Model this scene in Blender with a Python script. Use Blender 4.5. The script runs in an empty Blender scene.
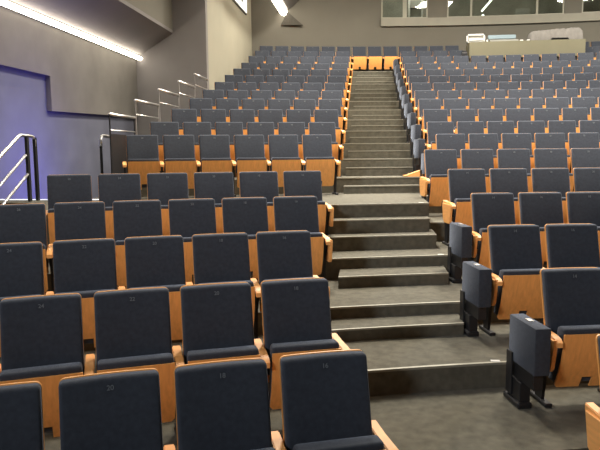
import bpy, bmesh, math, random
from mathutils import Vector, Matrix
random.seed(7)
C = bpy.context.scene.collection
PI = math.pi

# ------------------------------------------------------------------ geometry of the hall
XC, YC = 4.667, -10.555                      # centre of the curved rows
ZO = 2.04
RAD = {1:14.721,2:15.765,3:16.887,4:18.141,5:19.235,6:20.483,7:21.563,8:22.593,9:23.76,10:24.981,11:26.16,
       12:27.299,13:28.435,14:29.529,15:30.668,16:31.858,17:32.984,18:34.002}
TOP = {1:.964,2:1.158,3:1.358,4:1.572,5:1.813,6:2.069,7:2.328,8:2.576,9:2.876,10:3.178,11:3.472,12:3.773,
       13:4.082,14:4.391,15:4.714,16:5.092,17:5.435,18:5.762}
H = .9637
LEV = {k: TOP[k]-H for k in TOP}
PITCH = .55

def arc_pt(R, x, z=0.):
    return Vector((x, YC+math.sqrt(R*R-(x-XC)**2), z))

# ------------------------------------------------------------------ materials
def new_mat(name):
    m = bpy.data.materials.new(name); m.use_nodes = True
    nt = m.node_tree; b = nt.nodes['Principled BSDF']
    return m, nt, b

def mat(name, col, rough=.6, metal=0., var=.12, scale=20., bump=0., bscale=200., spec=.5, stretch=None, sheen=0.):
    m, nt, b = new_mat(name)
    N, Lk = nt.nodes, nt.links
    tc = N.new('ShaderNodeTexCoord')
    mp = N.new('ShaderNodeMapping'); Lk.new(tc.outputs['Object'], mp.inputs['Vector'])
    if stretch: mp.inputs['Scale'].default_value = stretch
    nz = N.new('ShaderNodeTexNoise'); nz.inputs['Scale'].default_value = scale; nz.inputs['Detail'].default_value = 4
    Lk.new(mp.outputs[0], nz.inputs['Vector'])
    cr = N.new('ShaderNodeValToRGB')
    cr.color_ramp.elements[0].position = .3; cr.color_ramp.elements[1].position = .7
    cr.color_ramp.elements[0].color = tuple(c*(1-var) for c in col)+(1,)
    cr.color_ramp.elements[1].color = tuple(min(1, c*(1+var)) for c in col)+(1,)
    Lk.new(nz.outputs['Fac'], cr.inputs['Fac']); Lk.new(cr.outputs[0], b.inputs['Base Color'])
    b.inputs['Roughness'].default_value = rough; b.inputs['Metallic'].default_value = metal
    b.inputs['Specular IOR Level'].default_value = spec
    if sheen:
        b.inputs['Sheen Weight'].default_value = sheen
        b.inputs['Sheen Roughness'].default_value = .4
        b.inputs['Sheen Tint'].default_value = (.6, .68, .85, 1)
    if bump:
        n2 = N.new('ShaderNodeTexNoise'); n2.inputs['Scale'].default_value = bscale
        Lk.new(tc.outputs['Object'], n2.inputs['Vector'])
        bp = N.new('ShaderNodeBump'); bp.inputs['Strength'].default_value = bump; bp.inputs['Distance'].default_value = .01
        Lk.new(n2.outputs['Fac'], bp.inputs['Height']); Lk.new(bp.outputs[0], b.inputs['Normal'])
    return m

def emit(name, col, s):
    m, nt, b = new_mat(name)
    b.inputs['Base Color'].default_value = col+(1,)
    b.inputs['Emission Color'].default_value = col+(1,)
    b.inputs['Emission Strength'].default_value = s
    return m

M = {}
M['fabric'] = mat('navy_fabric', (.034, .039, .050), .9, var=.15, scale=35, bump=.25, bscale=500, spec=.25, sheen=.35)
M['wood'] = mat('orange_beech', (.80, .36, .10), .38, var=.10, scale=6, stretch=(8, 8, .8), spec=.5)
M['wood_arm'] = mat('pale_beech', (.80, .38, .12), .45, var=.08, scale=6, stretch=(8, 1, 8), spec=.5)
M['dark_metal'] = mat('black_metal', (.018, .018, .02), .45, metal=.3, var=.1, scale=8)
M['steel'] = mat('brushed_steel', (.72, .71, .69), .28, metal=.9, var=.05, scale=30)
M['carpet'] = mat('dark_carpet', (.098, .091, .068), .92, var=.22, scale=14, bump=.5, bscale=300, spec=.25, sheen=.05)
M['nosing'] = mat('metal_nosing', (.26, .25, .20), .5, metal=.2, var=.1, scale=20)
M['number'] = mat('grey_thread', (.13, .14, .15), .6, var=.05, scale=20)
M['white'] = mat('white_plastic', (.55, .55, .53), .4, var=.04, scale=10)
M['wall_back'] = mat('taupe_paint', (.125, .117, .095), .85, var=.05, scale=1.2, bump=.1, bscale=60, spec=.2)
M['wall_beige'] = mat('beige_paint', (.27, .255, .195), .85, var=.04, scale=1.2, bump=.1, bscale=60, spec=.2)
M['panel_grey'] = mat('grey_acoustic_fabric', (.14, .131, .115), .9, var=.10, scale=1.6, bump=.2, bscale=250, spec=.15)
M['soffit_grey'] = mat('grey_paint', (.17, .16, .15), .85, var=.05, scale=1.6, spec=.2)
M['blue_wall'] = mat('blue_grey_wall', (.115, .12, .15), .7, var=.12, scale=1.5, bump=.1, bscale=40, spec=.3)
M['sill'] = mat('pale_sill', (.21, .20, .155), .6, var=.05, scale=3)
M['frame'] = mat('window_frame', (.26, .25, .19), .5, var=.05, scale=3)
M['desk'] = mat('olive_desk_panel', (.125, .117, .073), .75, var=.05, scale=2)
M['cover'] = mat('grey_cloth_cover', (.135, .127, .115), .9, var=.10, scale=5, bump=.3, bscale=18)
M['lightblue'] = mat('pale_blue_plastic', (.19, .25, .28), .4, var=.05, scale=5)
M['room'] = mat('booth_wall', (.22, .215, .18), .9, var=.3, scale=1.2)
M['room_pale'] = mat('booth_cupboard', (.2, .2, .18), .7, var=.15, scale=2)
M['shadow_tone'] = mat('painted_shadow', (.065, .06, .05), .9, spec=.1)  # dark colour standing in for shade below the rear strip light
M['ceiling'] = mat('ceiling_paint', (.30, .28, .24), .9, var=.04, scale=1)
M['strip'] = emit('strip_glow', (1., .90, .76), 17.)
M['strip2'] = emit('strip_glow_rear', (1., .90, .76), 14.)
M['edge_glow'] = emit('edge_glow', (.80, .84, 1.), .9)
M['lamp'] = emit('tube_glow', (.95, 1., .92), 3.5)
M['sign'] = emit('sign_glow', (.95, 1., .92), 1.3)

def glass_mat():
    m, nt, b = new_mat('booth_glass')
    N, Lk = nt.nodes, nt.links
    t = N.new('ShaderNodeBsdfTransparent'); t.inputs[0].default_value = (.78, .80, .76, 1)
    g = N.new('ShaderNodeBsdfGlossy'); g.inputs['Roughness'].default_value = .03
    mx = N.new('ShaderNodeMixShader'); mx.inputs[0].default_value = .045
    Lk.new(t.outputs[0], mx.inputs[1]); Lk.new(g.outputs[0], mx.inputs[2])
    Lk.new(mx.outputs[0], N['Material Output'].inputs[0])
    return m
M['glass'] = glass_mat()

# ------------------------------------------------------------------ mesh helpers
def bm_box(bm, x0, x1, y0, y1, z0, z1, bev=0., seg=2):
    r = bmesh.ops.create_cube(bm, size=1.)
    vs = r['verts']
    for v in vs:
        v.co = Vector(((x0+x1)/2+v.co.x*(x1-x0), (y0+y1)/2+v.co.y*(y1-y0), (z0+z1)/2+v.co.z*(z1-z0)))
    if bev:
        es = list({e for v in vs for e in v.link_edges})
        bmesh.ops.bevel(bm, geom=es, offset=bev, segments=seg, affect='EDGES', profile=.5)
    return bm

def box(x0, x1, y0, y1, z0, z1, bev=0., seg=2):
    return bm_box(bmesh.new(), x0, x1, y0, y1, z0, z1, bev, seg)

def prism(bm, pts, z0, z1):
    """vertical prism over a plan outline"""
    lo = [bm.verts.new((p[0], p[1], z0)) for p in pts]
    hi = [bm.verts.new((p[0], p[1], z1)) for p in pts]
    n = len(pts)
    bm.faces.new(lo[::-1]); bm.faces.new(hi)
    for i in range(n):
        bm.faces.new((lo[i], lo[(i+1) % n], hi[(i+1) % n], hi[i]))
    bmesh.ops.recalc_face_normals(bm, faces=bm.faces)
    return bm

def extrude_outline(pts, vec):
    """pts: 3-D planar outline, extruded along vec"""
    bm = bmesh.new(); vec = Vector(vec)
    a = [bm.verts.new(p) for p in pts]; b = [bm.verts.new(Vector(p)+vec) for p in pts]
    n = len(pts)
    bm.faces.new(a); bm.faces.new(b[::-1])
    for i in range(n): bm.faces.new((a[i], b[i], b[(i+1) % n], a[(i+1) % n]))
    bmesh.ops.recalc_face_normals(bm, faces=bm.faces)
    return bm

def tube(bm, pts, r, n=8):
    pts = [Vector(p) for p in pts]
    rings = []
    for i, p in enumerate(pts):
        d = (pts[min(i+1, len(pts)-1)]-pts[max(i-1, 0)]).normalized()
        up = Vector((0, 0, 1)) if abs(d.z) < .95 else Vector((1, 0, 0))
        u = d.cross(up).normalized(); v = u.cross(d)
        rings.append([bm.verts.new(p+u*r*math.cos(2*PI*k/n)+v*r*math.sin(2*PI*k/n)) for k in range(n)])
    for a, b in zip(rings, rings[1:]):
        for k in range(n): bm.faces.new((a[k], a[(k+1) % n], b[(k+1) % n], b[k]))
    bm.faces.new(rings[0][::-1]); bm.faces.new(rings[-1])
    bmesh.ops.recalc_face_normals(bm, faces=bm.faces)
    return bm

def obj(name, bm, m, parent=None, smooth=False):
    me = bpy.data.meshes.new(name)
    bm.to_mesh(me); bm.free()
    if smooth:
        for p in me.polygons: p.use_smooth = True
    me.materials.append(M[m] if isinstance(m, str) else m)
    o = bpy.data.objects.new(name, me); C.objects.link(o)
    if parent: o.parent = parent
    return o

def tag(o, label, cat, group=None):
    o['label'] = label; o['category'] = cat
    if group: o['group'] = group
    return o

def thing(name, label, cat, loc=(0, 0, 0), rz=0., group=None):
    o = bpy.data.objects.new(name, None); C.objects.link(o)
    o.empty_display_size = .1
    o.location = loc; o.rotation_euler = (0, 0, rz)
    return tag(o, label, cat, group)

def struct(name, bm, m, parent=None, smooth=False):
    o = obj(name, bm, m, parent, smooth)
    o['kind'] = 'structure'
    return o

# ------------------------------------------------------------------ the seat
TANR = math.tan(math.radians(14))

def shape_back(bm, top, wing):
    for v in bm.verts:
        v.co.y += -(top-v.co.z)*TANR - wing*(v.co.x/.24)**2

def cut_x(bm, xs):
    for x in xs:
        bmesh.ops.bisect_plane(bm, geom=bm.verts[:]+bm.edges[:]+bm.faces[:], plane_co=(x, 0, 0), plane_no=(1, 0, 0))

def cut_z(bm, zs):
    for z in zs:
        bmesh.ops.bisect_plane(bm, geom=bm.verts[:]+bm.edges[:]+bm.faces[:], plane_co=(0, 0, z), plane_no=(0, 0, 1))

def backrest_bm():
    bm = box(-.2345, .2345, -.088, -.014, .36, .963, .02, 3)
    cut_x(bm, (-.15, -.05, .05, .15))
    shape_back(bm, .96, .018)
    return bm

def back_shell_bm():
    # plywood with rounded top corners, a little larger than the pad
    w, zt, zb, r = .2375, .9645, .30, .03
    pts = [(-w, 0, zb)]
    for k in range(5):
        a = PI-k*PI/8; pts.append((-w+r+r*math.cos(a), 0, zt-r+r*math.sin(a)))
    for k in range(5):
        a = PI/2-k*PI/8; pts.append((w-r+r*math.cos(a), 0, zt-r+r*math.sin(a)))
    pts.append((w, 0, zb))
    bm = extrude_outline([(x, -.020, z) for x, _, z in pts], (0, .013, 0))
    cut_x(bm, (-.15, -.05, .05, .15))
    shape_back(bm, .96, .018)
    return bm

def seat_curve(z):       # y of the tipped-up seat at height z
    t = (z-.14)/.45
    return -.235-.13*t-.03*math.sin(max(0, min(1, t))*PI)

def seat_shell_bm():
    w = .228
    pts = [(-w, .165), (-w+.02, .14), (-.04, .14), (-.04, .225), (.04, .225), (.04, .14), (w-.02, .14), (w, .165), (w, .565), (-w, .565)]
    bm = extrude_outline([(x, 0, z) for x, z in pts], (0, .014, 0))
    cut_z(bm, (.2, .28, .36, .44, .52))
    for v in bm.verts: v.co.y += seat_curve(v.co.z)-.05
    return bm

def seat_cushion_bm():
    bm = box(-.226, .226, -.036, .075, .17, .603, .022, 3)
    cut_z(bm, (.28, .36, .44, .52))
    for v in bm.verts: v.co.y += seat_curve(v.co.z)
    return bm

def armrest_bm():
    # side profile of the arm pad (y,z), bowed with a rounded nose that curves down
    prof = [(-.06, .550), (-.06, .594), (-.20, .582), (-.34, .580), (-.405, .568), (-.435, .544), (-.437, .511),
            (-.415, .511), (-.408, .532), (-.385, .547), (-.34, .554), (-.20, .556)]
    bm = extrude_outline([(-.0285, y, z-.028) for y, z in prof], (.057, 0, 0))
    es = [e for e in bm.edges if abs(e.verts[0].co.x-e.verts[1].co.x) < 1e-6]
    bmesh.ops.bevel(bm, geom=es, offset=.005, segments=2, affect='EDGES')
    return bm

def leg_bm():
    bm = extrude_outline([(-.012, y, z) for y, z in [(-.12, .03), (-.11, .36), (-.10, .524), (-.36, .524), (-.37, .50), (-.27, .34), (-.22, .03)]], (.024, 0, 0))
    bm_box(bm, -.028, .028, -.32, -.05, 0, .03, .006, 1)
    return bm

def side_panel_bm(s):    # timber cheek on the outside of an end arm
    prof = [(-.09, .56), (-.425, .56), (-.437, .53), (-.40, .345), (-.375, .32), (-.18, .32), (-.13, .36)]
    bm = extrude_outline([(s*.0125, y, z-.028) for y, z in prof], (s*.030, 0, 0))
    es = [e for e in bm.edges if abs(e.verts[0].co.x-e.verts[1].co.x) < 1e-6]
    bmesh.ops.bevel(bm, geom=es, offset=.003, segments=1, affect='EDGES')
    return bm

def mesh_of(name, bm, m, smooth):
    me = bpy.data.meshes.new(name); bm.to_mesh(me); bm.free(); me.materials.append(M[m])
    if smooth:
        for p in me.polygons: p.use_smooth = True
        me.set_sharp_from_angle(angle=math.radians(40))
    return me

ME = {'backrest': mesh_of('backrest', backrest_bm(), 'fabric', True),
      'back_shell': mesh_of('back_shell', back_shell_bm(), 'wood', True),
      'seat_cushion': mesh_of('seat_cushion', seat_cushion_bm(), 'fabric', True),
      'seat_shell': mesh_of('seat_shell', seat_shell_bm(), 'wood', True),
      'armrest': mesh_of('armrest', armrest_bm(), 'wood_arm', True),
      'support_leg': mesh_of('support_leg', leg_bm(), 'dark_metal', False),
      'cheek_r': mesh_of('side_panel', side_panel_bm(1), 'wood_arm', False),
      'cheek_l': mesh_of('side_panel', side_panel_bm(-1), 'wood_arm', False)}

NUM = {}
def number_mesh(n):
    if n not in NUM:
        cu = bpy.data.curves.new('seat_number', 'FONT'); cu.body = str(n); cu.size = .034
        cu.align_x = 'CENTER'; cu.extrude = .0008; cu.offset = .0006
        o = bpy.data.objects.new('tmp', cu); C.objects.link(o)
        bpy.context.view_layer.update()
        me = bpy.data.meshes.new_from_object(o.evaluated_get(bpy.context.evaluated_depsgraph_get()))
        C.objects.unlink(o); bpy.data.objects.remove(o)
        # stand the text up on the reclined pad, facing the stage (-y)
        Mx = Matrix.Translation((0, -.0895-.055*TANR, .905)) @ Matrix.Rotation(PI/2-math.radians(14), 4, 'X')
        me.transform(Mx); me.materials.clear(); me.materials.append(M['number'])
        NUM[n] = me
    return NUM[n]

def part(name, key, parent, x=0.):
    o = bpy.data.objects.new(name, ME[key] if isinstance(key, str) else key)
    C.objects.link(o); o.parent = parent; o.location.x = x
    return o

CREST = PITCH/2
def seat(k, s, label, group, arms, number=None, cheek=None):
    """s: position along the row, arms: which sides (-1/+1) carry an armrest, cheek: side with a timber cheek"""
    R = RAD[k]; t = (s-XC)/R
    loc = (XC+R*math.sin(t), YC+R*math.cos(t), LEV[k])
    e = thing('theatre_seat', label, 'seat', loc, -t, group)
    for n in ('back_shell', 'backrest', 'seat_cushion', 'seat_shell'): part(n, n, e)
    if number: part('seat_number', number_mesh(number), e)
    for a in arms:
        part('armrest', 'armrest', e, a*CREST); part('support_leg', 'support_leg', e, a*CREST)
    if cheek == 1: part('side_panel', 'cheek_r', e, CREST)
    if cheek == -1: part('side_panel', 'cheek_l', e, -CREST)
    e['s'] = s
    return e

# camera maths, only to leave out seats that lie wholly outside the frame
YAW, PIT, ROLL, F = .1084, -.1146, -.0085, 629.13
fw = Vector((-math.sin(YAW)*math.cos(PIT), math.cos(YAW)*math.cos(PIT), math.sin(PIT)))
rt = fw.cross(Vector((0, 0, 1))).normalized(); up = rt.cross(fw)
rt, up = rt*math.cos(ROLL)+up*math.sin(ROLL), up*math.cos(ROLL)-rt*math.sin(ROLL)
def px(k, s):
    t = (s-XC)/RAD[k]; p = Vector((XC+RAD[k]*math.sin(t), YC+RAD[k]*math.cos(t), TOP[k]-ZO))
    return 300+F*p.dot(rt)/p.dot(fw)

ORD = ['first', 'second', 'third', 'fourth', 'fifth', 'sixth', 'seventh', 'eighth', 'ninth', 'tenth', 'eleventh', 'twelfth',
       'thirteenth', 'fourteenth', 'fifteenth', 'sixteenth', 'seventeenth', 'eighteenth']
LEFT = {1:(-.353, 4), 2:(-.624, 4), 3:(-.849, 5), 4:(-.88, 6), 5:(-.915, 6), 7:(-.907, 6)}
for k in range(8, 18): LEFT[k] = (-.893 if k < 11 else -.915, 6)
left_rows = sorted(LEFT)
for ri, k in enumerate(left_rows):
    s0, n = LEFT[k]
    for i in range(n):
        pos = 'at the aisle end' if i == 0 else ORD[i]+' from the aisle'
        if k <= 5: row = ['front', 'second', 'third', 'fourth', 'fifth'][k-1]+' row'
        else: row = ORD[k-7]+' row above the landing'
        lab = f'navy tip-up seat left of aisle, {row}, {pos}'
        arms = [-1]+([1] if i == 0 else [])
        seat(k, s0-i*PITCH, lab, 'tip-up seats left of the aisle', arms, (18 if k == 2 else 16)+2*i, 1 if i == 0 else None)

RIGHT = {1:1.53, 2:1.487, 3:1.299, 4:1.349, 5:1.226, 6:1.03, 7:1.32, 8:1.267}
for k in range(9, 18): RIGHT[k] = 1.30
for k in range(1, 18):
    i = 0; nb = 0
    while px(k, RIGHT[k]+i*PITCH-.24) < 601:
        s = RIGHT[k]+i*PITCH
        blocked = k == 17 and 2.96 < s < 7.25
        if not blocked:
            if k == 17 and s > 7: pos = f'{ORD[nb]} beyond the control desk'; nb += 1
            else: pos = 'at the aisle end' if i == 0 else ORD[i]+' from the aisle'
            row = ('front' if k == 1 else ORD[k-1])+' row'
            if k == 17: row = 'row before the last'
            lab = f'navy tip-up seat right of aisle, {row}, {pos}'
            arms = [1]+([-1] if i == 0 else [])
            seat(k, s, lab, 'tip-up seats right of the aisle', arms, 14+2*i, -1 if i == 0 else None)
        i += 1
# back row runs right across the head of the aisle
i = 0; s = -1.198+.275-5*PITCH
while px(18, s-.24) < 601:
    if not 3.2 < s < 7.0:
        nm = (ORD[i] if i < 18 else None)
        lab = f'navy tip-up seat in the back row, {nm} from the left wall' if nm and s < 3 else \
              f'navy tip-up seat in the back row right of the control desk, {ORD[int((s-7.1)/PITCH)]} from it'
        seat(18, s, lab, 'tip-up seats in the back row', [1]+([-1] if i == 0 else []), 26-2*i if i < 12 else None)
    i += 1; s += PITCH

# ------------------------------------------------------------------ folded jump seats on the right of the aisle
JF = box(-.49, -.375, -.51, -.09, .31, .645, .012, 2)
ME['jump_pad'] = mesh_of('cushion', JF, 'fabric', True)
jb = box(-.47, -.40, -.46, -.11, .19, .31, .004, 1)
bm_box(jb, -.505, -.489, -.18, -.09, .06, .38, .004, 1)
bm_box(jb, -.49, -.41, -.30, -.10, .04, .19, .004, 1)
bm_box(jb, -.51, -.40, -.32, -.06, 0, .045, .01, 1)
bm_box(jb, -.375, -.3195, -.38, -.20, .42, .54, .003, 1)
ME['jump_leg'] = mesh_of('bracket_leg', jb, 'dark_metal', False)
ME['jump_clip'] = mesh_of('hinge_plate', box(-.45, -.41, -.33, -.26, .644, .652, .002, 1), 'steel', False)
for k in [2, 3, 4]+list(range(7, 18)):
    R = RAD[k]; t = (RIGHT[k]-XC)/R
    where = f'end of the {ORD[k-1]} row' 
    e = thing('jump_seat', f'navy upholstered jump seat folded up against the aisle {where}', 'seat',
              (XC+R*math.sin(t), YC+R*math.cos(t), LEV[k]), -t, 'folded jump seats along the aisle')
    part('cushion', 'jump_pad', e); part('bracket_leg', 'jump_leg', e); part('hinge_plate', 'jump_clip', e)

# ------------------------------------------------------------------ floor: tiers and aisle steps
def arc_line(R, x0, x1, n=24):
    return [(x0+(x1-x0)*i/n, arc_pt(R, x0+(x1-x0)*i/n).y) for i in range(n+1)]
def arc_slab(R0, R1, x0, x1, z0, z1, n=24):
    a = arc_line(R0, x0, x1, n); b = arc_line(R1, x0, x1, n)
    return prism(bmesh.new(), a+b[::-1], z0, z1)
XR = 10.4
struct('floor', box(-9, 14, -4, 24.5, -3.2, -3.0), 'carpet')
stage = prism(bmesh.new(), [(-4.75, -3), (XR, -3)]+arc_line(RAD[1]+.1, -4.75, XR)[::-1], -3.0, 0)
struct('floor.001', stage, 'carpet')
def ce(k): return .116 if k < 7 else .19
def edge(R, z, x0, x1, par, m='nosing'):
    struct('trim_nosing', arc_slab(R-.006, R+.024, x0, x1, z-.014, z+.004, 12), m, par)
for k in range(2, 19):
    R0 = RAD[k-1]+ce(k-1); R1 = RAD[k]+ce(k)
    z = LEV[k]
    xl, xr = (-4.75 if k < 6 else -3.93), XR
    if k == 18: R1 = RAD[18]+.42
    if k == 6: xl = .82
    if k == 7:
        # landing reaches forward over the missing row on the left and the aisle
        a = arc_line(RAD[5]+ce(5), -4.75, .80, 14); b = [(.80, arc_pt(R0, .80).y)]+arc_line(R0, .82, XR, 12)
        c = arc_line(R1, -3.93, XR, 24)
        bm = prism(bmesh.new(), a+b+c[::-1]+[(-3.93, 9.02), (-4.75, 9.02)], -3.0, z)
        o = struct('floor_landing', bm, 'carpet')
        edge(RAD[5]+ce(5), z, -4.75, .80, o); edge(R0, z, .82, 1.2, o)
    else:
        o = struct('floor_tier', arc_slab(R0, R1, xl, xr, -3.0, z), 'carpet')
        x0 = -.55 if k > 3 else -.35
        if k > 2: edge(R0, z, x0 if k != 6 else .82, 1.25, o)
    if k in (3, 4, 5, 7):
        xm = {3: 1.0, 4: .95, 5: .84, 7: .70}[k]
        Rm = (RAD[5]+ce(5)) if k == 7 else R0
        p = arc_pt(Rm+.03, xm, z+.004)
        struct('edge_marker', box(p.x-.035, p.x+.035, p.y-.02, p.y+.02, z, z+.008), 'white', o)
# half steps in the aisle
def half(k, depth=.38, x0=-.40, x1=.85):
    R0 = RAD[k-1]+ce(k-1)
    z = (LEV[k-1]+LEV[k])/2
    o = struct('aisle_step', arc_slab(R0-depth, R0-.002, x0, x1, LEV[k-1]-.01, z, 6), 'carpet')
    struct('trim_nosing', arc_slab(R0-depth-.006, R0-depth+.02, x0, x1, z-.012, z+.004, 6), 'nosing', o)
half(4, .36, -.33, .86); half(5, .45, -.31, .87)
for j, (d, zz, x1) in enumerate([(.58, LEV[5]+.172, .84), (.29, LEV[5]+.343, .78)]):
    R0 = RAD[5]+ce(5)
    o = struct('aisle_step', arc_slab(R0-d, R0-.002, -.55, x1, LEV[5]-.01, zz, 6), 'carpet')
    struct('trim_nosing', arc_slab(R0-d-.006, R0-d+.02, -.55, x1, zz-.012, zz+.004, 6), 'nosing', o)
for k in range(8, 19): half(k, .33)

# stair going down beside the front rows on the left, and the landing it starts from
struct('floor_landing', box(-6.05, -4.752, 8.45, 9.02, -3.0, LEV[7]-.001), 'carpet')
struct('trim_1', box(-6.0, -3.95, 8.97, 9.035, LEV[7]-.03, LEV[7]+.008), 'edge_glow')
struct('floor_landing', box(-4.25, -3.93, 9.036, 10.05, -3.0, LEV[7]-.002), 'carpet')
for i in range(1, 9):
    struct('side_stair', box(-6.05, -4.752, 8.45-i*.28, 8.45-(i-1)*.28-.001, -3.0, LEV[7]-i*.163), 'carpet')

# ------------------------------------------------------------------ walls
YR = 16.23
struct('wall_left', box(-6.35, -6.12, 0, YR, -3.0, 4.3), 'blue_wall')
# stepped grey acoustic panel standing proud of the blue wall
prof = [(0.5, 3.47), (11.63, 3.53), (11.63, 2.87), (YR-.01, 3.0), (YR-.01, 4.55), (.5, 4.45)]
o = struct('wall_left_panel', extrude_outline([(-6.119, y, z) for y, z in prof], (.1, 0, 0)), 'panel_grey')
# light cove with its sloping soffit
struct('wall_left_soffit', extrude_outline([(-5.90, .5, 4.60), (-5.02, .5, 5.12), (-5.02, .5, 5.2), (-6.35, .5, 5.2), (-6.35, .5, 4.62)], (0, YR-.51, 0)), 'soffit_grey')
struct('wall_left_bulkhead', box(-5.25, -5.02, .5, YR-.01, 5.201, 8.5), 'wall_back')
# return wall, side wall
struct('wall_return', extrude_outline([(-6.35, YR, -3), (-4.15, YR, -3), (-4.15, YR, 8.5), (-6.35, YR, 8.5)], (0, .2, 0)), 'soffit_grey')
struct('wall_side', box(-4.35, -4.151, YR+.2, 23.3, -3.0, 8.5), 'wall_beige')
RB = RAD[18]+.43
def back_piece(name, x0, x1, z0, z1, m, R0=RB, R1=RB+.25, n=None):
    return struct(name, arc_slab(R0, R1, x0, x1, z0, z1, n or max(2, int(abs(x1-x0)/.4))), m)
WT = 8.1
back_piece('wall_back', -4.15, .44, -3.0, 8.5, 'wall_back')
back_piece('wall_back', .44, XR, -3.0, 6.82, 'wall_back')
back_piece('wall_back', .44, XR, WT, 8.5, 'wall_back')
back_piece('wall_back', 2.12, 2.80, 6.82, WT, 'wall_back')
back_piece('wall_back', 6.87, 7.44, 6.82, WT, 'wall_back')
back_piece('trim_2', .44, XR, 6.54, 6.82, 'sill', RB-.10, RB-.001)
# booth behind the glass
back_piece('wall_booth', .2, XR, 6.0, 8.5, 'room', RB+2.6, RB+2.8)
back_piece('floor_booth', .2, XR, 5.9, 6.0, 'room', RB+.251, RB+2.6)
struct('wall_booth', box(.2, .4, 23.95, 26.6, 6.0, 8.5), 'room')
def window(n, x0, x1, mull, bright=None):
    f = bmesh.new()
    pts = []
    for xm, w in mull:
        a = arc_slab(RB+.03, RB+.11, xm-w/2, xm+w/2, 6.82, WT, 1)
        me = bpy.data.meshes.new('t'); a.to_mesh(me); a.free(); f.from_mesh(me)
    for z0, z1 in ((6.82, 6.87), (WT-.05, WT)):
        a = arc_slab(RB+.03, RB+.11, x0, x1, z0, z1, 8)
        me = bpy.data.meshes.new('t'); a.to_mesh(me); a.free(); f.from_mesh(me)
    o = struct(f'window_{n}', f, 'frame')
    g = struct('window_pane', arc_slab(RB+.06, RB+.066, x0, x1, 6.87, WT-.05, 8), 'glass', o)
    return o
window(1, .44, 2.12, [(.47, .05), (1.29, .14), (2.09, .05)])
window(2, 2.80, 6.87, [(2.83, .05), (3.66, .07), (5.95, .07), (6.84, .05)])
window(3, 7.44, XR-.3, [(7.47, .05), (9.0, .07)])
# things in the booth
def booth(name, label, cat, x0, x1, y0, y1, z0, z1, m, grp=None):
    return tag(obj(name, box(x0, x1, y0, y1, z0, z1, .01, 1), m), label, cat)
cb = thing('cupboard', 'tall grey cupboard with pale edges behind the left booth window', 'cupboard', (1.72, 24.35, 6.0))
obj('cabinet_body', box(-.20, .20, .0, .4, 0, 1.95, .01, 1), 'room_pale', cb)
obj('door_edge', box(-.27, -.205, -.02, .10, 0, 1.95), 'white', cb)
obj('door_edge', box(.205, .27, -.02, .10, 0, 1.95), 'white', cb)
obj('shelf', box(-.2, .2, -.05, .0, 1.28, 1.31), 'dark_metal', cb)
booth('document_tray', 'small white tray on the sill inside the left booth window', 'tray', .80, 1.16, 24.02, 24.2, 6.87, 6.93, 'white')
booth('notice_board', 'small pale notice on booth wall behind the middle window', 'notice', 4.95, 5.25, 26.2, 26.25, 7.05, 7.35, 'sill')
tl = thing('tube_lamp', 'bright fluorescent tube hanging in the booth behind the middle window', 'lamp', (4.5, 25.4, 7.62))
bm = bmesh.new(); tube(bm, [(-.22, 0, -.28), (.18, 0, .18)], .035); obj('glowing_tube', bm, 'lamp', tl)
obj('lamp_housing', box(-.02, .02, .03, .06, -.1, .93), 'dark_metal', tl)
sp = thing('desk_lamp', 'small lit lamp standing low in the booth left of the notice', 'lamp', (4.35, 25.5, 6.0))
bm = bmesh.new(); bmesh.ops.create_uvsphere(bm, u_segments=12, v_segments=8, radius=.05, matrix=Matrix.Translation((0, 0, 1.2))); obj('bulb', bm, 'lamp', sp, True)
bm = bmesh.new(); tube(bm, [(0, 0, 0), (0, 0, 1.16)], .012); obj('lamp_stem', bm, 'dark_metal', sp)
sp = thing('monitor', 'dark desktop monitor in the booth behind the middle window', 'monitor', (5.6, 24.6, 6.0))
obj('screen', box(-.25, .25, 0, .04, .92, 1.22, .01, 1), 'room_pale', sp)
obj('monitor_stand', box(-.03, .03, .04, .08, 0, 1.0), 'dark_metal', sp)

# right wall and ceiling
struct('wall_right', box(XR, XR+.25, -3, 24.3, -3.0, 8.5), 'wall_beige')
struct('ceiling', box(-6.35, XR+.25, 0.5, 26.8, 8.5, 8.7), 'ceiling')
# slanting reflector near the back wall above the light strip, shadow wedge below
q = arc_pt(RB, -2.9).y-.02
struct('ceiling_soffit', extrude_outline([(-2.86, 17.5, 7.10), (-1.7, 17.5, 8.05), (-1.7, 17.5, 8.3), (-3.0, 17.5, 8.3), (-3.0, 17.5, 7.18)], (0, q-17.5, 0)), 'soffit_grey')
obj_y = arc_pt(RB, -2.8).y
struct('shadow_wedge', extrude_outline([(-2.88, obj_y-.16, 7.02), (-2.34, obj_y-.06, 6.56), (-3.12, obj_y-.16, 6.56)], (0, .07, 0)), 'shadow_tone')  # dark triangle on the back wall, shaped as the light fixture's shadow

def light_strip(name, label, x, y0, y1, z, r, m, house):
    e = thing(name, label, 'light', (x, (y0+y1)/2, z))
    bm = bmesh.new(); hl = (y1-y0)/2
    tube(bm, [(0, -hl, 0), (0, hl, 0)], r, 10); obj('diffuser', bm, m, e, True)
    obj('housing', box(-r-.05, -r*.7, -hl, hl, -.03, .03), 'soffit_grey', e)
    return e
light_strip('strip_light', 'long glowing strip light under the sloping soffit on the left wall', -5.90, .6, YR-.03, 4.50, .05, 'strip', 0)
light_strip('strip_light', 'short glowing strip light high on the back wall near left corner', -3.02, 18.6, q-.06, 7.02, .13, 'strip2', 0)

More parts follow.
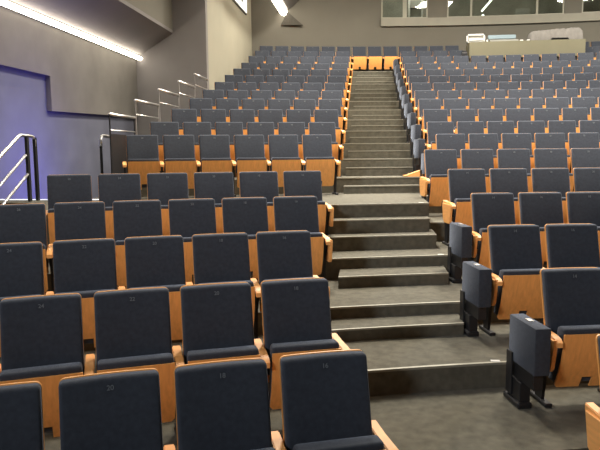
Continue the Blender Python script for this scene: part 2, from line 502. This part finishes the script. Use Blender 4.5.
# lit sign on the beige side wall
sg = thing('wall_sign', 'glowing white sign in a dark frame high on the beige side wall', 'sign', (-4.151, 20.55, 7.3))
obj('sign_frame', box(0, .05, -1.0, 1.12, -.62, .55), 'dark_metal', sg)
obj('sign_face', box(.05, .055, -.95, 1.06, -.57, .5), 'sign', sg)
obj('sign_figure', box(.055, .06, .1, .42, -.38, .2), 'dark_metal', sg)

# ------------------------------------------------------------------ row-end guard rails on the left
for j, k in enumerate(range(8, 13)):
    y0 = arc_pt(RAD[k-1]+ce(k-1), -3.95).y; y1 = arc_pt(RAD[k]+ce(k), -3.95).y
    z = LEV[k]; xg = -3.965
    e = thing('guard_rail', f'steel topped guard rail at the left row end, {["nearest", "second", "third", "fourth", "fifth"][j]} of five going up', 'railing',
              (xg, (y0+y1)/2, z), 0, 'guard rails at the left row ends')
    h = (y1-y0)/2
    bm = bmesh.new(); tube(bm, [(0, -h+.02, 1.04), (0, h-.02, 1.04)], .024, 8); obj('top_rail', bm, 'steel', e, True)
    bm = bmesh.new(); tube(bm, [(0, -h+.03, .80), (0, h-.03, .80)], .010, 6); obj('mid_rail', bm, 'steel', e, True)
    for yy in (-h+.03, h-.05):
        obj('post', box(-.008, .008, yy-.012, yy+.012, -.15, 1.03), 'dark_metal' if j == 0 else 'soffit_grey', e)
    if j == 0:
        obj('infill_panel', box(-.008, .008, -h+.05, h-.07, .0, .74), 'dark_metal', e)
    else:
        obj('infill_panel', box(-.008, .008, -h+.05, h-.07, .0, .42), 'panel_grey', e)

# stair handrails
hr = thing('stair_handrail', 'steel stair handrail with three sloping bars descending at the left edge', 'railing', (-4.90, 8.66, LEV[7]))
sl = .58
bm = bmesh.new()
tube(bm, [(0, -1.9, .93-1.7*sl), (0, -.20, .93), (0, -.14, .955), (0, .10, .95), (0, .20, .935), (0, .24, .88), (0, .24, .80)], .024, 8)
obj('top_rail', bm, 'steel', hr, True)
for zz, y1 in ((.67, -.03), (.40, .0)):
    bm = bmesh.new(); tube(bm, [(0, -1.9, zz-(1.9+y1)*sl), (0, y1, zz)], .020, 8); obj('sloping_bar', bm, 'steel', hr, True)
for yy in (.02, .24):
    obj('post', box(-.018, .018, yy-.03, yy+.03, 0, .93), 'dark_metal', hr)
h2 = thing('stair_handrail', 'short hoop-topped handrail beside the nearest row-end guard rail', 'railing', (-4.16, 9.55, LEV[7]))
bm = bmesh.new(); tube(bm, [(0, -.02, .80), (0, -.02, .90), (0, .02, .955), (0, .08, .965), (0, .34, .955), (0, .40, .93), (0, .42, .86)], .024, 8)
obj('top_rail', bm, 'steel', h2, True)
for yy in (-.02, .42): obj('post', box(-.016, .016, yy-.016, yy+.016, 0, .86), 'dark_metal', h2)

# ------------------------------------------------------------------ control desk in the upper right block
z17 = LEV[17]
cd = thing('control_desk', 'wide olive beige control desk front standing among the upper right rows', 'desk', (5.09, 22.08, z17))
obj('front_panel', box(-1.80, 1.86, -.40, -.36, .60, 1.13, .005, 1), 'desk', cd)
obj('kick_panel', box(-1.75, 1.81, -.359, -.33, 0, .60), 'dark_metal', cd)
obj('end_panel', box(-1.80, -1.76, -.328, .40, 0.0, 1.13), 'desk', cd)
obj('end_panel', box(1.82, 1.86, -.328, .40, 0.0, 1.13), 'desk', cd)
obj('desk_top', box(-1.76, 1.82, -.355, .40, 1.09, 1.13), 'desk', cd)
zt = z17+1.132
def desk_thing(name, label, cat, x, y): return thing(name, label, cat, (x, y, zt))
t = desk_thing('monitor_screen', 'white framed monitor tilted back on the left end of control desk', 'monitor', 3.53, 21.95)
fb = bmesh.new()
for a in ((-.30, .30, -.03, .03, .24, .29), (-.30, -.25, -.03, .03, 0, .29), (.25, .30, -.03, .03, 0, .29), (-.30, .30, -.03, .03, .0, .05)): bm_box(fb, *a)
obj('screen_frame', fb, 'white', t)
obj('screen', box(-.25, .25, .0, .02, .05, .24), 'room', t)
obj('keyboard', box(-.22, .26, -.06, -.031, .07, .15, .004, 1), 'white', t)
obj('stand', box(-.05, .05, .03, .16, 0, .2), 'dark_metal', t)
t = desk_thing('mixing_console', 'pale blue mixing console with a raised meter bridge on control desk', 'mixer', 4.42, 21.98)
obj('console_body', extrude_outline([(-.45, -.2, 0), (-.45, .25, 0), (-.45, .25, .15), (-.45, -.2, .05)], (.9, 0, 0)), 'room_pale', t)
obj('meter_bridge', box(-.45, .45, .18, .26, .15, .28, .01, 1), 'lightblue', t)
for x, lab in ((3.89, 'small white cup on control desk between monitor and mixer'), (4.98, 'small white box on control desk right of the mixer'),
               (5.20, 'small white card on control desk left of the grey cover')):
    bm = bmesh.new(); 
    if 'cup' in lab: bmesh.ops.create_cone(bm, cap_ends=True, segments=16, radius1=.03, radius2=.035, depth=.08, matrix=Matrix.Translation((0, 0, .04)))
    else: bm_box(bm, -.05, .05, -.04, .04, 0, .05, .006, 1)
    nm = 'paper_cup' if 'cup' in lab else ('small_box' if 'box' in lab else 'folded_card')
    o = obj(nm, bm, 'white'); o.location = (x, 21.86, zt); tag(o, lab, nm.split('_')[1])
# draped equipment
bm = bmesh.new()
nx, ny = 36, 10
random.seed(3)
def hcov(u, v):
    pts = [(0, .26), (.04, .31), (.14, .33), (.45, .36), (.64, .39), (.68, .36), (.80, .40), (.96, .39), (1, .33)]
    for (a, za), (b, zb) in zip(pts, pts[1:]):
        if u <= b: z = za+(zb-za)*(u-a)/(b-a); break
    e = min(v, 1-v)*5
    return z*min(1, .55+e*.5)
g = [[bm.verts.new((-.80+1.6*u/nx+.03*math.sin(v*2.+u*.7), -.25+.5*v/ny+.015*math.sin(u*1.9), hcov(u/nx, v/ny)+random.uniform(-.005, .005))) for v in range(ny+1)] for u in range(nx+1)]
for u in range(nx):
    for v in range(ny): bm.faces.new((g[u][v], g[u+1][v], g[u+1][v+1], g[u][v+1]))
def skirt(line, drop):
    lo = [bm.verts.new((v.co.x*1.01, v.co.y*1.03, drop(i))) for i, v in enumerate(line)]
    for i in range(len(line)-1): bm.faces.new((line[i], line[i+1], lo[i+1], lo[i]))
skirt([g[u][0] for u in range(nx+1)], lambda i: .07 if 14 < i < 27 else .012)
skirt([g[u][ny] for u in range(nx+1)], lambda i: .03)
skirt([g[0][v] for v in range(ny+1)], lambda i: .02)
skirt([g[nx][v] for v in range(ny+1)], lambda i: .02)
bmesh.ops.recalc_face_normals(bm, faces=bm.faces)
t = desk_thing('covered_equipment', 'equipment under a draped grey dust cover at the right end of control desk', 'dust cover', 6.07, 22.02)
obj('dust_cover', bm, 'cover', t, True)
obj('equipment_case', box(-.66, .68, -.20, .18, 0, .13, .01, 1), 'dark_metal', t)
t = thing('floor_box', 'small black box on the floor at the left end of control desk', 'box', (3.12, 21.60, z17))
obj('case', box(-.09, .09, -.08, .08, 0, .78, .02, 2), 'dark_metal', t)
obj('lid', box(-.075, .075, -.065, .065, .78, .83, .01, 1), 'dark_metal', t)

# short piece of timber lying at the right end of the first step above the landing
p = arc_pt(RAD[7]+.19+.10, .80)
tp = thing('wooden_wedge', 'short pale wooden wedge lying at the right end of the step above the landing', 'wood piece', (p.x+.03, p.y, LEV[8]+.004), .2)
obj('wedge_block', extrude_outline([(-.17, -.05, 0), (.17, -.05, 0), (.17, -.05, .10), (.04, -.05, .105), (-.17, -.05, .035)], (0, .1, 0)), 'wood_arm', tp)
obj('wedge_tip', box(-.24, -.171, -.03, .03, 0, .03, .01, 1), 'wood', tp)

# ------------------------------------------------------------------ light
def area(name, loc, size, power, col=(1., .92, .80), rot=(0, 0, 0), sy=None, spread=PI):
    l = bpy.data.lights.new(name, 'AREA'); l.energy = power; l.color = col; l.size = size
    if sy: l.shape = 'RECTANGLE'; l.size_y = sy
    l.spread = spread
    o = bpy.data.objects.new(name, l); C.objects.link(o); o.location = loc; o.rotation_euler = rot
    return o
for i, (x, y, pw) in enumerate([(-1.5, 5.2, 20), (3.5, 5.2, 20), (8, 5.2, 20), (-1.0, 9.4, 460), (3.5, 9.4, 430), (8, 9.4, 400),
                                (-1.0, 14, 500), (3.5, 14, 520), (8, 14, 480), (-.8, 19.0, 620), (3.5, 19.0, 640), (8, 19.0, 600)]):
    area('house_light', (x, y, 8.4), 1.0, pw, spread=2.1 if y < 10 else (2.3 if y < 15 else PI))
# blue light in the stair well
area('stairwell_light', (-5.2, 10.9, .35), .3, 85, (.16, .13, 1.), (math.radians(115), 0, math.radians(90)), 5.2, spread=2.6)
area('strip_light_throw', (-5.72, 8.4, 4.47), .05, 75, (1., .92, .8), (0, math.radians(-35), 0), 15.)
# cool stage light from high on the left of the stage
d = Vector((3.5, 15, 4.5))-Vector((-9, -9, 8.5))
area('stage_light', (-9, -9, 8.5), 2., 330, (.86, .92, 1.), d.to_track_quat('-Z', 'Y').to_euler(), spread=1.1)
area('booth_light', (1.6, 24.15, 8.42), .4, 80, (1., .97, .88), (math.radians(35), 0, 0))
area('booth_light', (5.5, 24.15, 8.42), .4, 60, (1., .97, .88), (math.radians(35), 0, 0))

w = bpy.data.worlds.new('World'); bpy.context.scene.world = w; w.use_nodes = True
w.node_tree.nodes['Background'].inputs[0].default_value = (.60, .60, .62, 1)
w.node_tree.nodes['Background'].inputs[1].default_value = .10

# ------------------------------------------------------------------ camera
cam = bpy.data.cameras.new('camera'); cam.sensor_width = 36.; cam.lens = F*36/600; cam.clip_end = 200
co = bpy.data.objects.new('camera', cam); C.objects.link(co)
m = Matrix(((rt.x, up.x, -fw.x), (rt.y, up.y, -fw.y), (rt.z, up.z, -fw.z)))
co.matrix_world = Matrix.Translation((0, 0, ZO)) @ m.to_4x4()
bpy.context.scene.camera = co
vs = bpy.context.scene.view_settings
vs.view_transform = 'Standard'; vs.look = 'None'; vs.exposure = 0.; vs.gamma = 1.; vs.use_curve_mapping = False
